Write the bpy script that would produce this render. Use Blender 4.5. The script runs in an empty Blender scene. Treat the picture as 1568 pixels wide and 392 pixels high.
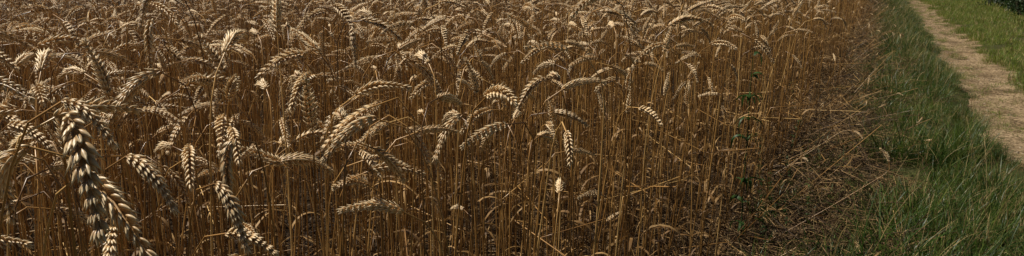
import bpy, math, random
import numpy as np
from mathutils import Vector, Matrix, noise, Euler

random.seed(11); np.random.seed(11)
R = random.uniform
scene = bpy.context.scene
SL = 0.45           # field edge runs along (SL,1)
CAMH = 1.20

# ------------------------------------------------------------------ world / light
SUN_AZ = Vector((-0.90, 0.34)).normalized(); SUN_EL = math.radians(55)
w = bpy.data.worlds.new("World"); scene.world = w; w.use_nodes = True
nt = w.node_tree; bg = nt.nodes["Background"]
sky = nt.nodes.new("ShaderNodeTexSky"); sky.sky_type = 'NISHITA'; sky.sun_disc = False
sky.sun_elevation = SUN_EL; sky.sun_rotation = math.atan2(SUN_AZ.x, SUN_AZ.y)
nt.links.new(sky.outputs[0], bg.inputs[0]); bg.inputs[1].default_value = 0.025
sd = Vector((SUN_AZ.x*math.cos(SUN_EL), SUN_AZ.y*math.cos(SUN_EL), math.sin(SUN_EL)))
sl = bpy.data.lights.new("sun", 'SUN'); sl.energy = 5.0; sl.angle = math.radians(0.5); sl.color = (1, 0.94, 0.83)
so = bpy.data.objects.new("sun", sl); scene.collection.objects.link(so)
so.rotation_euler = sd.to_track_quat('Z', 'Y').to_euler(); so.location = (0, 0, 20)
scene.view_settings.view_transform = 'Standard'; scene.view_settings.look = 'None'
scene.view_settings.exposure = 0

# ------------------------------------------------------------------ camera
cam = bpy.data.cameras.new("camera"); co = bpy.data.objects.new("camera", cam)
scene.collection.objects.link(co); scene.camera = co
cam.angle = 2*math.atan(784/1230); cam.clip_start = 0.02; cam.clip_end = 1500
co.location = (0, 0, CAMH); co.rotation_euler = (math.radians(90-11.5), 0, 0)

# ------------------------------------------------------------------ material helpers
def nodes_of(m):
    m.use_nodes = True
    return m.node_tree, m.node_tree.nodes, m.node_tree.links

def ramp(N, stops):
    r = N.new("ShaderNodeValToRGB")
    while len(r.color_ramp.elements) < len(stops): r.color_ramp.elements.new(0.5)
    for e, (p, c) in zip(r.color_ramp.elements, stops):
        e.position = p; e.color = (*c, 1)
    return r

def plant_mat(name, cols, transl=0.3, rough=0.6, nscale=40, tipcol=None, spec=0.3):
    """per-instance random colour + noise, mix of Principled and translucent."""
    m = bpy.data.materials.new(name); T, N, L = nodes_of(m)
    b = N["Principled BSDF"]; out = N["Material Output"]
    oi = N.new("ShaderNodeObjectInfo")
    tc = N.new("ShaderNodeTexCoord")
    nz = N.new("ShaderNodeTexNoise"); nz.inputs["Scale"].default_value = nscale; nz.inputs["Detail"].default_value = 2
    L.new(tc.outputs["Object"], nz.inputs["Vector"])
    at = N.new("ShaderNodeAttribute"); at.attribute_name = "tint"
    sep = N.new("ShaderNodeSeparateColor"); L.new(at.outputs["Color"], sep.inputs[0])
    m1 = N.new("ShaderNodeMath"); m1.operation = 'MULTIPLY_ADD'; m1.inputs[1].default_value = 0.42
    L.new(oi.outputs["Random"], m1.inputs[0])
    m0 = N.new("ShaderNodeMath"); m0.operation = 'MULTIPLY'; m0.inputs[1].default_value = 0.36
    L.new(nz.outputs[0], m0.inputs[0]); L.new(m0.outputs[0], m1.inputs[2])
    m2 = N.new("ShaderNodeMath"); m2.operation = 'MULTIPLY_ADD'; m2.inputs[1].default_value = 0.30
    L.new(sep.outputs[1], m2.inputs[0]); L.new(m1.outputs[0], m2.inputs[2])
    n = len(cols); r = ramp(N, [(0.12+0.8*i/(n-1), c) for i, c in enumerate(cols)])
    L.new(m2.outputs[0], r.inputs[0])
    col = r.outputs[0]
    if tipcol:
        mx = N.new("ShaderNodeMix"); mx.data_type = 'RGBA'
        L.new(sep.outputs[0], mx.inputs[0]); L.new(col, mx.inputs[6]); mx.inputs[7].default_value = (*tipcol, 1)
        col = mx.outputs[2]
    L.new(col, b.inputs["Base Color"]); b.inputs["Roughness"].default_value = rough
    b.inputs["Specular IOR Level"].default_value = spec
    if transl > 0:
        tr = N.new("ShaderNodeBsdfTranslucent"); L.new(col, tr.inputs[0])
        ms = N.new("ShaderNodeMixShader"); ms.inputs[0].default_value = transl
        L.new(b.outputs[0], ms.inputs[1]); L.new(tr.outputs[0], ms.inputs[2]); L.new(ms.outputs[0], out.inputs[0])
    return m

# straw: lower stems coloured darker for shade deep in the crop, plus weathering (tint.r)
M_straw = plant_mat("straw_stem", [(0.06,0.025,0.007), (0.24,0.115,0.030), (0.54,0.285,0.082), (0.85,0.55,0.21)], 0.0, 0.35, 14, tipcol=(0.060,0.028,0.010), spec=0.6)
M_ear = plant_mat("wheat_husk", [(0.15,0.075,0.026), (0.46,0.265,0.10), (0.72,0.47,0.21)], 0.0, 0.45, 90, tipcol=(0.97,0.76,0.46), spec=.55)
M_leaf = plant_mat("dry_wheat_leaf", [(0.06,0.027,0.008), (0.22,0.115,0.035), (0.68,0.43,0.18)], 0.25, 0.6, 50)
M_litter = plant_mat("dead_straw", [(0.022,0.012,0.006), (0.075,0.042,0.017), (0.48,0.30,0.125)], 0.0, 0.7, 30)
M_grass = plant_mat("verge_grass", [(0.008,0.022,0.003), (0.028,0.060,0.008), (0.078,0.128,0.017), (0.22,0.23,0.05)], 0.32, 0.42, 20, spec=.35)
M_grass2 = plant_mat("sunny_grass", [(0.035,0.060,0.008), (0.10,0.155,0.018), (0.20,0.255,0.035), (0.34,0.30,0.09)], 0.4, 0.5, 20)
M_drygrass = plant_mat("dry_grass", [(0.12,0.09,0.03), (0.34,0.25,0.10), (0.55,0.41,0.20)], 0.3, 0.6, 20)
M_weed = plant_mat("weed_leaf", [(0.015,0.045,0.01), (0.04,0.09,0.02), (0.08,0.14,0.03)], 0.35, 0.5, 20)
M_hedge = plant_mat("hedge_leaf", [(0.006,0.015,0.004), (0.02,0.045,0.01), (0.05,0.09,0.02)], 0.25, 0.55, 20)
M_stone = plant_mat("pebble_stone", [(0.12,0.09,0.06), (0.30,0.23,0.15), (0.46,0.38,0.28)], 0, 0.85, 60)
M_bark = plant_mat("hedge_bark", [(0.03,0.02,0.015), (0.07,0.05,0.03)], 0, 0.9, 60)

# ------------------------------------------------------------------ mesh builder
class MB:
    def __init__(s): s.v=[]; s.f=[]; s.m=[]; s.c=[]
    def tube(s, pts, rad, sides, mat, t=0.0, g=None):
        g = random.random() if g is None else g
        n = len(pts); base = len(s.v)
        ref = Vector((0.3, 0.9, 0.2))
        for i, p in enumerate(pts):
            T = (pts[min(i+1,n-1)] - pts[max(i-1,0)]).normalized()
            A = T.cross(ref); 
            if A.length < 1e-3: A = T.cross(Vector((1,0,0)))
            A.normalize(); B = T.cross(A)
            r = rad[i] if isinstance(rad, (list,tuple)) else rad
            tt = t[i] if isinstance(t,(list,tuple)) else t
            for k in range(sides):
                a = 2*math.pi*k/sides
                s.v.append(p + (A*math.cos(a)+B*math.sin(a))*r); s.c.append((tt, g, 0, 1))
        for i in range(n-1):
            for k in range(sides):
                k2=(k+1)%sides; a=base+i*sides
                s.f.append((a+k, a+k2, a+sides+k2, a+sides+k)); s.m.append(mat)
    def ribbon(s, pts, sides_vec, wid, mat, g=None, fold=0.0):
        g = random.random() if g is None else g
        base=len(s.v); n=len(pts)
        for i,p in enumerate(pts):
            sv = sides_vec[i]; wv = wid[i]
            s.v.append(p - sv*wv); s.v.append(p + sv*wv)
            s.c.append((0,g,0,1)); s.c.append((0,g,0,1))
        for i in range(n-1):
            a=base+2*i; s.f.append((a,a+1,a+3,a+2)); s.m.append(mat)
    def floret(s, p, D, W, Th, ln, wd, th, mat, g, beak=0.0):
        base=len(s.v); prof=[(0,.35),(.18,.82),(.42,1.0),(.7,.78),(.9,.35)]
        for (t,r) in prof:
            for k in range(6):
                a=math.pi*2*k/6
                s.v.append(p + D*(t*ln) + W*(math.cos(a)*wd*r) + Th*(math.sin(a)*th*r)); s.c.append((min(1,max(0,(t-.3)*1.5)), g,0,1))
        for i in range(4):
            for k in range(6):
                k2=(k+1)%6; a=base+i*6
                s.f.append((a+k,a+k2,a+6+k2,a+6+k)); s.m.append(mat)
        s.v.append(p + D*(ln*1.0+beak)); s.c.append((1,g,0,1)); tip=len(s.v)-1; a=base+24
        for k in range(6): s.f.append((a+k,a+(k+1)%6,tip)); s.m.append(mat)
    def mesh(s, name, mats, smooth=True):
        me=bpy.data.meshes.new(name); me.from_pydata([tuple(v) for v in s.v],[],s.f)
        for m in mats: me.materials.append(m)
        me.polygons.foreach_set("material_index", s.m)
        me.polygons.foreach_set("use_smooth", [smooth]*len(s.f))
        ca=me.color_attributes.new("tint",'FLOAT_COLOR','POINT')
        ca.data.foreach_set("color", np.array(s.c,dtype=np.float32).ravel())
        me.update(); return me

def bez(a,b,c,d,n):
    o=[]
    for i in range(n):
        t=i/(n-1); u=1-t
        o.append(a*u**3+b*3*u*u*t+c*3*u*t*t+d*t**3)
    return o

def resample(pts,n):
    d=[0]
    for i in range(1,len(pts)): d.append(d[-1]+(pts[i]-pts[i-1]).length)
    out=[]; j=0
    for i in range(n):
        t=d[-1]*i/(n-1)
        while j<len(pts)-2 and d[j+1]<t: j+=1
        seg=d[j+1]-d[j]; out.append(pts[j].lerp(pts[j+1], (t-d[j])/seg if seg>0 else 0))
    return out, d[-1]

def add_leaf(mb, p, az, ln, wd, mat, up=0.9):
    n=10; pts=[]; sv=[]; wi=[]
    th=R(0.3,0.9)*up; pos=p.copy(); tw=R(-2.2,2.2); curl=R(1.2,2.9)
    for i in range(n):
        t=i/(n-1)
        dirv=Vector((math.cos(az)*math.sin(th), math.sin(az)*math.sin(th), math.cos(th)))
        S=Vector((-math.sin(az), math.cos(az),0)); Nn=dirv.cross(S)
        a=tw*t
        pts.append(pos.copy()); sv.append(S*math.cos(a)+Nn*math.sin(a)); wi.append(wd*0.5*(min(1,t*5+.5))*(1-t**2.2)+0.0004)
        pos=pos+dirv*(ln/(n-1)); th+=curl*(1.4/(n-1)); az+=R(-.18,.18); th=min(th,3.05)
    mb.ribbon(pts,sv,wi,mat)

def add_ear(mb, pts, roll, wide=1.0, beak=0.002):
    N=random.randint(18,21); P,ln=resample(pts,N+1)
    k=ln/0.088
    for i in range(N):
        T=(P[i+1]-P[i]).normalized()
        A=T.cross(Vector((0.21,1,0.1))); A.normalize(); B=T.cross(A)
        Lt=A*math.cos(roll)+B*math.sin(roll); F=T.cross(Lt)
        side=1 if i%2 else -1
        q=i/(N-1); sc=(0.62+0.42*math.sin(math.pi*min(1,q*1.15+.12)) )*k*R(.88,1.12)
        g=random.random()
        nf=4
        for j in range(nf):
            f=(j-(nf-1)/2)/((nf-1)/2)      # -1..1
            lat=(0.52 if abs(f)<.9 else 0.34)*wide
            D=(T*1.0 + Lt*side*(lat+R(-.10,.10)) + F*(f*0.38*wide+R(-.07,.07)) ).normalized()
            Wd=D.cross(Lt*side).normalized(); Th=D.cross(Wd)
            p=P[i]+Lt*side*0.0013*sc+F*f*0.0021*sc*wide + T*(0.0015*(1-abs(f)))*sc
            mb.floret(p,D,Wd,Th,0.0110*sc,0.0020*sc*wide,0.0017*sc*wide,1,min(1,max(0,g*.7+R(0,.3))),beak*R(.3,3.0)*sc)
    T=(P[-1]-P[-2]).normalized(); A=T.cross(Vector((0.21,1,0.1))).normalized()
    for a in (-.4,0,.4):
        D=(T+A*a).normalized(); Wd=D.cross(T.orthogonal()).normalized(); mb.floret(P[-2],D,Wd,D.cross(Wd),0.010*k,0.0016,0.0016,1,.5,.002)
    mb.tube([P[0],P[N//2],P[-1]],0.0012,4,1,0,.3)

def plant(stem, ear, name, leaves=2, rad=0.0016, wide=1.0, beak=0.0025):
    mb=MB(); g=random.random()
    S,ln=resample(stem,26)
    rr=[rad*(1.15-0.45*i/25) for i in range(26)]
    for nd in (6,12,18): rr[nd]*=1.35
    base_dark=R(.7,1.0); dark_len=R(15,19); mb.tube(S,rr,5,0,[max(0,base_dark*(1-i/dark_len)) for i in range(26)],g)  # tint.r fades up the stem: painted crop shade on top of weathering
    add_ear(mb,ear,R(0,math.pi),wide,beak)
    for j in range(leaves):
        i=[6,12,18,9][j%4] if j<4 else random.choice([4,8,12,18])
        add_leaf(mb,S[i],R(0,6.28),R(.12,.24),R(.004,.009),2)
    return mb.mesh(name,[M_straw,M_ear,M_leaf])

def variant(i, kind):
    H=R(0.98,1.09); n=30
    lean=R(0,.09); 
    if kind=='droop': thn=R(1.3,2.3); the=thn+R(.4,1.0)
    elif kind=='mid': thn=R(0.9,1.6); the=thn+R(.3,.9)
    else: thn=R(0.15,.6); the=thn+R(.1,.5); H-=.06
    bl=R(.06,.14) if kind!='up' else R(.2,.35)
    pts=[Vector((0,0,0))]; ds=H/n; y=R(-.06,.06)
    for k in range(n):
        s=(k+1)*ds; t=max(0,(s-(H-bl))/bl)
        th=lean*(0.3+s/H)+ (thn-lean)*t**1.5
        pts.append(pts[-1]+Vector((math.sin(th),y*math.sin(s*5),math.cos(th)))*ds)
    el=R(.070,.098); e=[pts[-1].copy()]
    for k in range(10):
        th=min(thn+(the-thn)*(k/9),3.05); e.append(e[-1]+Vector((math.sin(th),y*.5,math.cos(th)))*(el/10))
    return plant(pts,e,"wheat_stalk_%02d"%i,leaves=random.choice([1,1,2,2]),wide=R(.98,1.2))

def make_coll(name, meshes):
    c=bpy.data.collections.new(name)
    for m in meshes:
        c.objects.link(bpy.data.objects.new(m.name,m))
    return c

kinds=['droop']*14+['mid']*9+['up']*3
wheat_meshes=[variant(i,k) for i,k in enumerate(kinds)]
def barestem(i):
    mb=MB(); H=R(.5,.98); pts=[]; p=Vector((0,0,0)); th=R(0,.1); bk=random.random()<.3; kb=random.randint(8,14)
    for k in range(18):
        pts.append(p.copy()); 
        if bk and k==kb: th+=R(.8,1.8)
        p=p+Vector((math.sin(th),0,math.cos(th)))*(H/18)
    mb.tube(pts,0.0015,5,0,[max(0,.9*(1-k/11)) for k in range(18)])  # same painted shade and weathering toward the base
    for j in range(3): add_leaf(mb,pts[random.randint(1,13)],R(0,6.28),R(.10,.22),R(.004,.010),2)
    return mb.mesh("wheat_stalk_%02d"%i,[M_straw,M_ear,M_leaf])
for i in range(26,34): wheat_meshes.append(barestem(i))
C_wheat=make_coll("wheat_sources",wheat_meshes)

# ------------------------------------------------------------------ geometry nodes scatter
def scatter(name, pts, rots, scls, idxs, coll):
    me=bpy.data.meshes.new(name); me.vertices.add(len(pts))
    me.vertices.foreach_set("co",np.array(pts,dtype=np.float32).ravel())
    a=me.attributes.new("rot",'FLOAT_VECTOR','POINT'); a.data.foreach_set("vector",np.array(rots,dtype=np.float32).ravel())
    a=me.attributes.new("scl",'FLOAT','POINT'); a.data.foreach_set("value",np.array(scls,dtype=np.float32))
    a=me.attributes.new("idx",'INT','POINT'); a.data.foreach_set("value",np.array(idxs,dtype=np.int32))
    me.update()
    ob=bpy.data.objects.new(name,me); scene.collection.objects.link(ob)
    g=bpy.data.node_groups.new(name+"_scatter",'GeometryNodeTree')
    g.interface.new_socket("Geometry",in_out='INPUT',socket_type='NodeSocketGeometry')
    g.interface.new_socket("Geometry",in_out='OUTPUT',socket_type='NodeSocketGeometry')
    N=g.nodes; L=g.links
    gi=N.new("NodeGroupInput"); go=N.new("NodeGroupOutput")
    ci=N.new("GeometryNodeCollectionInfo"); ci.inputs[0].default_value=coll; ci.inputs[1].default_value=True; ci.inputs[2].default_value=True
    io=N.new("GeometryNodeInstanceOnPoints"); io.inputs["Pick Instance"].default_value=True
    def na(nm,ty):
        x=N.new("GeometryNodeInputNamedAttribute"); x.data_type=ty; x.inputs[0].default_value=nm; return x.outputs[0]
    L.new(gi.outputs[0],io.inputs["Points"]); L.new(ci.outputs[0],io.inputs["Instance"])
    L.new(na("idx",'INT'),io.inputs["Instance Index"]); L.new(na("rot",'FLOAT_VECTOR'),io.inputs["Rotation"]); L.new(na("scl",'FLOAT'),io.inputs["Scale"])
    L.new(io.outputs[0],go.inputs[0])
    md=ob.modifiers.new("scatter",'NODES'); md.node_group=g
    return ob

def tilt_rot(az, ta, tilt):
    """spin about z by az, then tilt by `tilt` toward azimuth ta"""
    ax=Vector((-math.sin(ta),math.cos(ta),0))
    return tuple((Matrix.Rotation(tilt,3,ax) @ Matrix.Rotation(az,3,'Z')).to_euler())

# ------------------------------------------------------------------ terrain
PL, PR = 0.97, 1.60       # path edges in c
def pe(y,s): return 0.16*noise.noise(Vector((y*.9,s,0)))+0.12*noise.noise(Vector((y*3.1,s,4)))
def gz(x,y):
    c=x-SL*y
    z=0.03*noise.noise(Vector((x*.5,y*.5,0)))+0.012*noise.noise(Vector((x*3,y*3,2)))
    z*=min(1,60/(abs(x)+abs(y)+1))
    cm=(PL+PR)/2; z-=0.05*math.exp(-((c-cm)/0.4)**2)
    z+=0.035*math.exp(-((c-0.5)/0.35)**2)
    return z
cs=[-600,-250,-100,-40,-20,-10,-6,-4,-3]+list(np.arange(-2,4.01,0.08))+[4.5,5,6,8,12,20,40,100,250,600]
ys=[-600,-200,-60,-20,-8,-4,-2,-1]+list(np.arange(-0.5,20,0.15))+list(np.arange(20,45,0.6))+[50,60,80,120,200,350,700,1200]
V=[];F=[]
for y in ys:
    for c in cs:
        x=c+SL*y if abs(y)<=80 else c+SL*80*(1 if y>0 else -1); V.append((x,y,gz(x,y)))
nc=len(cs)
for j in range(len(ys)-1):
    for i in range(nc-1):
        a=j*nc+i; F.append((a,a+1,a+nc+1,a+nc))
me=bpy.data.meshes.new("ground"); me.from_pydata(V,[],F); me.polygons.foreach_set("use_smooth",[True]*len(F))
g_ob=bpy.data.objects.new("ground",me); scene.collection.objects.link(g_ob)
m=bpy.data.materials.new("soil_and_turf"); T,N,L=nodes_of(m); b=N["Principled BSDF"]; b.inputs["Roughness"].default_value=.95; b.inputs["Specular IOR Level"].default_value=.1
geo=N.new("ShaderNodeNewGeometry"); sx=N.new("ShaderNodeSeparateXYZ"); L.new(geo.outputs["Position"],sx.inputs[0])
mm=N.new("ShaderNodeMath"); mm.operation='MULTIPLY_ADD'; mm.inputs[1].default_value=-SL; L.new(sx.outputs[1],mm.inputs[0]); L.new(sx.outputs[0],mm.inputs[2])
nz=N.new("ShaderNodeTexNoise"); nz.inputs["Scale"].default_value=4; nz.inputs["Detail"].default_value=6; L.new(geo.outputs["Position"],nz.inputs["Vector"])
nz2=N.new("ShaderNodeTexNoise"); nz2.inputs["Scale"].default_value=55; nz2.inputs["Detail"].default_value=6; L.new(geo.outputs["Position"],nz2.inputs["Vector"])
ad=N.new("ShaderNodeMath"); ad.operation='MULTIPLY_ADD'; ad.inputs[1].default_value=.5; L.new(nz.outputs[0],ad.inputs[0]); L.new(mm.outputs[0],ad.inputs[2])
mr=N.new("ShaderNodeMapRange"); mr.inputs[1].default_value=0.2; mr.inputs[2].default_value=0.45; L.new(ad.outputs[0],mr.inputs[0])
soil=ramp(N,[(.3,(.016,.010,.005)),(.7,(.05,.03,.014))]); L.new(nz2.outputs[0],soil.inputs[0])
turf=ramp(N,[(.3,(.022,.028,.009)),(.7,(.085,.080,.028))]); L.new(nz2.outputs[0],turf.inputs[0])
mx=N.new("ShaderNodeMix"); mx.data_type='RGBA'; L.new(mr.outputs[0],mx.inputs[0]); L.new(soil.outputs[0],mx.inputs[6]); L.new(turf.outputs[0],mx.inputs[7])
L.new(mx.outputs[2],b.inputs["Base Color"])
bp=N.new("ShaderNodeBump"); bp.inputs["Strength"].default_value=.8; bp.inputs["Distance"].default_value=.02; L.new(nz2.outputs[0],bp.inputs["Height"]); L.new(bp.outputs[0],b.inputs["Normal"])
me.materials.append(m)

# dirt path: sheet whose borders dive just below the turf
V=[];F=[]; yy=list(np.arange(-2,30,0.06))+list(np.arange(30,80.1,0.4)); K=22
for y in yy:
    l=PL+pe(y,1.3)-.06; r=PR+pe(y,7.7)+.06
    for k in range(K+1):
        t=k/K; c=l+(r-l)*t; x=c+SL*y
        e=min(t,1-t)*(r-l); h=-0.006+0.016*min(1,e/.10)+0.012*noise.noise(Vector((x*5,y*5,1)))*min(1,e/.1)+0.010*noise.noise(Vector((x*17,y*17,1)))
        V.append((x,y,gz(x,y)+h))
for j in range(len(yy)-1):
    for k in range(K):
        a=j*(K+1)+k; F.append((a,a+1,a+K+2,a+K+1))
me=bpy.data.meshes.new("dirt_path"); me.from_pydata(V,[],F); me.polygons.foreach_set("use_smooth",[True]*len(F))
p_ob=bpy.data.objects.new("dirt_path",me); scene.collection.objects.link(p_ob)
m=bpy.data.materials.new("dry_earth"); T,N,L=nodes_of(m); b=N["Principled BSDF"]; b.inputs["Roughness"].default_value=.95; b.inputs["Specular IOR Level"].default_value=.1
geo=N.new("ShaderNodeNewGeometry")
nz=N.new("ShaderNodeTexNoise"); nz.inputs["Scale"].default_value=3; nz.inputs["Detail"].default_value=8; nz.inputs["Roughness"].default_value=.65; L.new(geo.outputs["Position"],nz.inputs["Vector"])
nz2=N.new("ShaderNodeTexNoise"); nz2.inputs["Scale"].default_value=40; nz2.inputs["Detail"].default_value=5; L.new(geo.outputs["Position"],nz2.inputs["Vector"])
r1=ramp(N,[(.3,(.14,.095,.05)),(.5,(.31,.22,.125)),(.7,(.46,.335,.20))]); L.new(nz.outputs[0],r1.inputs[0])
r2=ramp(N,[(.38,(.35,.32,.3)),(.56,(1,1,1))]); L.new(nz2.outputs[0],r2.inputs[0])
mx=N.new("ShaderNodeMix"); mx.data_type='RGBA'; mx.blend_type='MULTIPLY'; mx.inputs[0].default_value=1; L.new(r1.outputs[0],mx.inputs[6]); L.new(r2.outputs[0],mx.inputs[7])
L.new(mx.outputs[2],b.inputs["Base Color"])
bp=N.new("ShaderNodeBump"); bp.inputs["Strength"].default_value=.9; bp.inputs["Distance"].default_value=.02; L.new(nz2.outputs[0],bp.inputs["Height"]); L.new(bp.outputs[0],b.inputs["Normal"])
me.materials.append(m)

# ------------------------------------------------------------------ wheat field
def edge(y): return -0.52+min(.24,max(0,(y-2.6)*.055))
P=[];Ro=[];S=[];I=[]
def addw(x,y,tilt=None,ta=None,bare=.22,s=None):
    P.append((x,y,gz(x,y)-.005)); 
    tl=abs(random.gauss(0,.055)) if tilt is None else tilt
    if tilt is None and random.random()<.02: tl=R(.2,.5)
    Ro.append(tilt_rot(R(0,6.28),R(0,6.28) if ta is None else ta,tl))
    S.append(random.gauss(0.98,.075) if s is None else s); I.append(random.randint(26,33) if random.random()<bare else random.randint(0,25))
def fill(y0,y1,dens,cmin_fn):
    st=0.5; y=y0
    while y<y1:
        cmin=cmin_fn(y); wdt=-.2-cmin; n=int(wdt*st*dens)
        for _ in range(n):
            yy=y+R(0,st); c=cmin+R(0,wdt); x=c+SL*yy
            e=edge(yy)+0.14*noise.noise(Vector((yy*1.5,0,3)))+.10*noise.noise(Vector((yy*5,0,3)))
            if c>e: continue
            if math.hypot(x,yy)<1.0: continue
            if noise.noise(Vector((x*3.3,yy*3.3,44)))<-.15 and random.random()<.65: continue
            if c>e-.12 and random.random()<.25: continue
            if c>e-.25: addw(x,yy,abs(random.gauss(0,.10)),R(-1.6,.9),.35,random.gauss(.94,.08))
            else: addw(x,yy)
        y+=st
fill(-1.0,4.0,225,lambda y: -max(1.2,1.12*y+1.2))
fill(4.0,6.0,170,lambda y: -max(1.2,1.12*y+1.2))
fill(6.0,10.0,105,lambda y: -max(1.2,1.12*y+.6))
fill(10.0,16.0,60,lambda y: -10)
fill(16.0,40.0,80,lambda y: -3.5)
for _ in range(330):
    y=R(2.4,22); c=edge(y)+R(-.25,.08); addw(c+SL*y,y,R(.4,1.4),R(-2.1,.2),.7,R(.5,.85))
print("wheat instances",len(P))
scatter("wheat_field",P,Ro,S,I,C_wheat)

# foreground wheat plants, each at its own spot at the field margin: (neck xyz, tip xyz, width)
HERO=[
 ((-.330,.585,1.090),(-.285,.53,1.015),1.1),
 ((-.345,.62,1.035),(-.272,.57,.985),1.0),
 ((-.375,.66,1.088),(-.325,.64,1.055),1.05),
 ((-.43,.70,1.04),(-.47,.69,.975),1.05),
 ((-.41,.83,1.00),(-.350,.80,.950),1.1),
 ((-.325,.85,.965),(-.285,.82,0.900),1.1),
 ((-.318,.90,1.005),(-.325,.89,0.925),1.0),
 ((-.55,.86,1.00),(-.56,.86,.92),1.1),
 ((-.62,.92,1.065),(-.545,.90,1.050),1.1),
 ((-.64,1.00,1.00),(-.57,.97,.975),1.05),
 ((-.77,1.15,1.08),(-.70,1.13,1.055),1.1),
 ((-.185,1.08,.993),(-.255,1.06,.940),1.1),
 ((-.085,1.35,.948),(-.130,1.32,0.875),1.1),
 ((.065,1.55,.985),(.010,1.52,.925),1.1),
 ((-.52,1.18,1.045),(-.585,1.14,.975),1.1),
 ((-.60,1.35,1.11),(-.602,1.33,1.03),1.1),
 ((-.63,1.45,1.16),(-.66,1.43,1.09),1.0),
 ((-.54,1.28,.885),(-.48,1.26,.875),1.0),
 ((.05,.98,.80),(.085,.95,.735),1.0),
 ((-.14,1.0,.82),(-.105,.96,.79),1.0),
 ((.20,1.70,1.14),(.125,1.68,1.095),1.1),
 ((.37,1.95,1.01),(.30,1.92,.975),1.0),
 ((-.31,1.55,1.08),(-.30,1.53,1.01),1.0),
 ((-.20,1.65,1.08),(-.26,1.63,1.065),1.0),
 ((-.09,1.02,.75),(-.12,1.0,.69),1.0),
]
for hi,(a,t,wd) in enumerate(HERO):
    a=Vector(a); t=Vector(t); d=t-a
    L0=d.length; hd=Vector((d.x,d.y,0)); hl=hd.length; hd=hd/hl if hl>1e-4 else Vector((1,0,0))
    start_dir=(d.normalized()*0.75+Vector((0,0,.45))+hd*.35).normalized()
    ear=bez(a, a+start_dir*L0*.33, t+Vector((0,0,.012))-d.normalized()*L0*.25, t, 14)
    bx=a.x-hd.x*R(.08,.16)+R(-.03,.03); by=a.y-hd.y*.05+R(-.02,.08)
    base=Vector((bx,by,gz(bx,by)))
    stem=bez(base, base+Vector((R(-.03,.03),R(-.03,.03),a.z*.75)), a-start_dir*R(.07,.11)+Vector((0,0,.01)), a, 40)
    me=plant(stem,ear,"wheat_plant",leaves=random.choice([1,2,2]),rad=.0015,wide=wd,beak=.003)
    ob=bpy.data.objects.new("wheat_plant",me); scene.collection.objects.link(ob)

# ------------------------------------------------------------------ straw litter
def litter(i):
    mb=MB()
    for _ in range(14):
        a=R(0,6.28); p=Vector((R(-.12,.12),R(-.12,.12),R(.002,.05))); ln=R(.04,.32); pts=[]; tl=R(-.15,.4)
        for k in range(5):
            pts.append(p.copy()); p=p+Vector((math.cos(a)*math.cos(tl),math.sin(a)*math.cos(tl),math.sin(tl)))*(ln/4); a+=R(-.15,.15); tl-=R(0,.15); 
        mb.tube(pts,R(.0009,.0019),4,0)
    for _ in range(7):
        add_leaf(mb,Vector((R(-.12,.12),R(-.12,.12),R(.0,.03))),R(0,6.28),R(.06,.2),R(.004,.008),0,up=1.8)
    return mb.mesh("litter_%02d"%i,[M_litter])
C_lit=make_coll("litter_sources",[litter(i) for i in range(8)])
P=[];Ro=[];S=[];I=[]
def addg(x,y,s,idx,tl=.1,dz=0):
    P.append((x,y,gz(x,y)+dz)); Ro.append(tilt_rot(R(0,6.28),R(0,6.28),abs(random.gauss(0,tl)))); S.append(s); I.append(idx)
for _ in range(2700):
    y=28*random.random()**1.3+.5; c=random.gauss(-.18,.22)
    if c>.5 or c<-1.2: continue
    addg(c+SL*y,y,R(.6,1.3),random.randint(0,7),.35)
for _ in range(800):
    y=R(.5,7); c=R(-3.0,-.5); addg(c+SL*y,y,R(.6,1.2),random.randint(0,7),.15)
for _ in range(500):
    y=R(3,30); c=R(PL-.1,PR+.1); addg(c+SL*y,y,R(.2,.5),random.randint(0,7),.03,.0)
scatter("straw_litter",P,Ro,S,I,C_lit)

# ------------------------------------------------------------------ grass
def tuft(i,n,h0,h1,spread,mats,lean=.5,dry=.08,wmul=1):
    mb=MB()
    for _ in range(n):
        a=R(0,6.28); r=spread*math.sqrt(random.random()); p=Vector((math.cos(a)*r,math.sin(a)*r,-.01))
        az=a+R(-1.4,1.4); th=R(0.02,lean); h=R(h0,h1)*(1 if random.random()<.5 else .5); K=6; pts=[];sv=[];wi=[]; cu=R(.0,2.3); wd=R(.0009,.0026)*wmul; tw=R(-1,1)
        for k in range(K):
            t=k/(K-1); D=Vector((math.cos(az)*math.sin(th),math.sin(az)*math.sin(th),math.cos(th))); s_=Vector((-math.sin(az+tw*t),math.cos(az+tw*t),0))
            pts.append(p.copy()); sv.append(s_); wi.append(wd*(1-t**1.8)+.0002); p=p+D*(h/(K-1)); th=min(2.6,th+cu/(K-1))
        mb.ribbon(pts,sv,wi,1 if random.random()<dry else 0)
    return mb.mesh("tuft_%02d"%i,mats)
def seedstem(i):
    mb=MB()
    for _ in range(4):
        th=R(0,.35); az=R(0,6.28); h=R(.25,.42); p=Vector((R(-.04,.04),R(-.04,.04),0)); pts=[]
        for k in range(8):
            pts.append(p.copy()); p=p+Vector((math.cos(az)*math.sin(th),math.sin(az)*math.sin(th),math.cos(th)))*(h/7); th+=R(0,.12)
        mb.tube(pts,.0007,3,1)
        for k in range(14):
            q=pts[-1].lerp(pts[-3],k/13); D=((pts[-1]-pts[-2]).normalized()+Vector((R(-.6,.6),R(-.6,.6),R(-.2,.3)))).normalized(); W=D.orthogonal().normalized()
            mb.floret(q,D,W,D.cross(W),.008,.0008,.0007,1,random.random())
    return mb.mesh("tuft_%02d"%i,[M_grass,M_drygrass])
tall=[tuft(i,46,.09,.28,.08,[M_grass,M_drygrass],.7,[.03,.10,.3,.04,.12,.06,.5][i]) for i in range(7)]+[seedstem(7)]
C_tall=make_coll("tall_grass_sources",tall)
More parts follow.
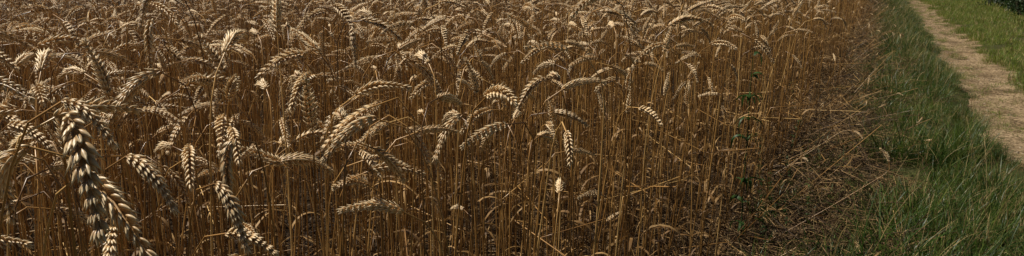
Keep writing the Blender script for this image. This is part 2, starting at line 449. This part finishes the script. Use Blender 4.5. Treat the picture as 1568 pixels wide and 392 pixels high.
short=[tuft(i,45,.04,.13,.07,[M_grass2,M_drygrass],.9,[.05,.1,.35,.08,.2,.1][i]) for i in range(6)]
C_short=make_coll("short_grass_sources",short)
P=[];Ro=[];S=[];I=[]
for _ in range(9500):
    y=30*random.random()**1.35+1.0; 
    c=R(-.5,PL+.02); lo=.03+.30*noise.noise(Vector((y*.8,5,0)))+.25*noise.noise(Vector((y*3,5,0))); hi=PL+pe(y,1.3)
    if c<lo and random.random()<min(.86,.35+(lo-c)*1.4): continue
    if c>hi+.03: continue
    dn=noise.noise(Vector(((c+SL*y)*2.6,y*2.6,9)))
    if dn<-.1 and random.random()<.65: continue
    sc=R(.5,1.1)*(1-.5*max(0,(c-hi+.35)/.35))*(.85+.9*dn)
    if c<lo+.1: sc*=.8
    addg(c+SL*y,y,max(.25,sc),7 if random.random()<.07 else random.choice([0,0,1,2,3,3,4,5,5,6]),.22)
scatter("verge_grass",P,Ro,S,I,C_tall)
P=[];Ro=[];S=[];I=[]
for _ in range(9500):
    y=34*random.random()**.9+3; c=PR+pe(y,7.7)+4.2*random.random()**1.2-.03
    dn=noise.noise(Vector(((c+SL*y)*1.5,y*1.5,19)))
    if dn<-.15 and random.random()<.6: continue
    addg(c+SL*y,y,R(.7,1.4)*(1+.8*dn)*(1+.25*max(0,c-2.5)),random.randint(0,5),.1)
for _ in range(3600):   # stray short tufts on path borders and crown
    y=R(2,30); c=random.choice([PL+abs(random.gauss(0,.14)),PR-abs(random.gauss(0,.14)),(PL+PR)/2+random.gauss(0,.16)]) 
    if noise.noise(Vector((c*4,y*1.2,33)))<-.02: continue
    addg(c+SL*y,y,R(.2,.75),random.randint(0,5),.1)
scatter("meadow_grass",P,Ro,S,I,C_short)

# ------------------------------------------------------------------ pebbles
def peb(i):
    mb=MB(); 
    D=Vector((1,0,0)); mb.floret(Vector((-.5,0,0)),D,Vector((0,1,0)),Vector((0,0,1)),1,R(.3,.45),R(.2,.3),0,random.random())
    return mb.mesh("pebble_%02d"%i,[M_stone])
C_peb=make_coll("pebble_sources",[peb(i) for i in range(5)])
P=[];Ro=[];S=[];I=[]
for _ in range(2600):
    y=26*random.random()+3; c=R(PL,PR); x=c+SL*y
    addg(x,y,R(.006,.03),random.randint(0,4),.3,.006)
scatter("path_pebbles",P,Ro,S,I,C_peb)

# ------------------------------------------------------------------ green weeds in the margin
def weed(i):
    mb=MB(); H=R(.35,.6); p=Vector((0,0,0)); th=R(0,.15); az=R(0,6.28); pts=[]
    for k in range(10):
        pts.append(p.copy()); p=p+Vector((math.cos(az)*math.sin(th),math.sin(az)*math.sin(th),math.cos(th)))*(H/9); th+=R(-.06,.08)
    mb.tube(pts,[.0022*(1-.06*k) for k in range(10)],5,0)
    for k in range(34):
        q=pts[random.randint(1,9)]; add_leaf(mb,q,R(0,6.28),R(.03,.09),R(.005,.012),0,up=1.3)
    return mb.mesh("weed_plant",[M_weed])
for (x,y,s) in [(1.0,3.35,1.5),(1.22,3.4,.4),(1.25,3.75,.5),(1.05,3.2,.4),(2.2,6.2,.6),(1.35,3.5,.45),(1.5,4.2,.5),(1.3,4.1,.5),(1.15,3.55,.5),(1.75,4.9,.5)]:
    ob=bpy.data.objects.new("weed_plant",weed(0)); scene.collection.objects.link(ob); ob.location=(x,y,gz(x,y)); ob.scale=(s,s,s)

# ------------------------------------------------------------------ hedge at far right
def clump(i):
    mb=MB()
    for _ in range(260):
        v=Vector((random.gauss(0,1),random.gauss(0,1),random.gauss(0,1))).normalized()*(.35*random.random()**.4); 
        a=Vector((R(-1,1),R(-1,1),R(-.6,1))).normalized(); s_=a.orthogonal().normalized(); l=R(.03,.06)
        mb.ribbon([v,v+a*l*.5,v+a*l],[s_]*3,[.004,l*.35,.001],0)
    for _ in range(5):
        q=Vector((R(-.1,.1),R(-.1,.1),-.35)); mb.tube([q,q*.3+Vector((R(-.1,.1),R(-.1,.1),0)),Vector((R(-.2,.2),R(-.2,.2),.3))],[.012,.007,.003],4,1)
    return mb.mesh("clump_%02d"%i,[M_hedge,M_bark])
C_h=make_coll("hedge_sources",[clump(i) for i in range(5)])
P=[];Ro=[];S=[];I=[]
for _ in range(1300):
    y=R(17,55); c=3.3+R(0,1.6)+.35*noise.noise(Vector((y*.5,1,1))); x=c+SL*y; h=1.6+.5*noise.noise(Vector((y*.7,3,3)))
    P.append((x,y,gz(x,y)+.2+h*random.random())); Ro.append((R(-.5,.5),R(-.5,.5),R(0,6.28))); S.append(R(.7,1.3)); I.append(random.randint(0,4))
scatter("hedge",P,Ro,S,I,C_h)
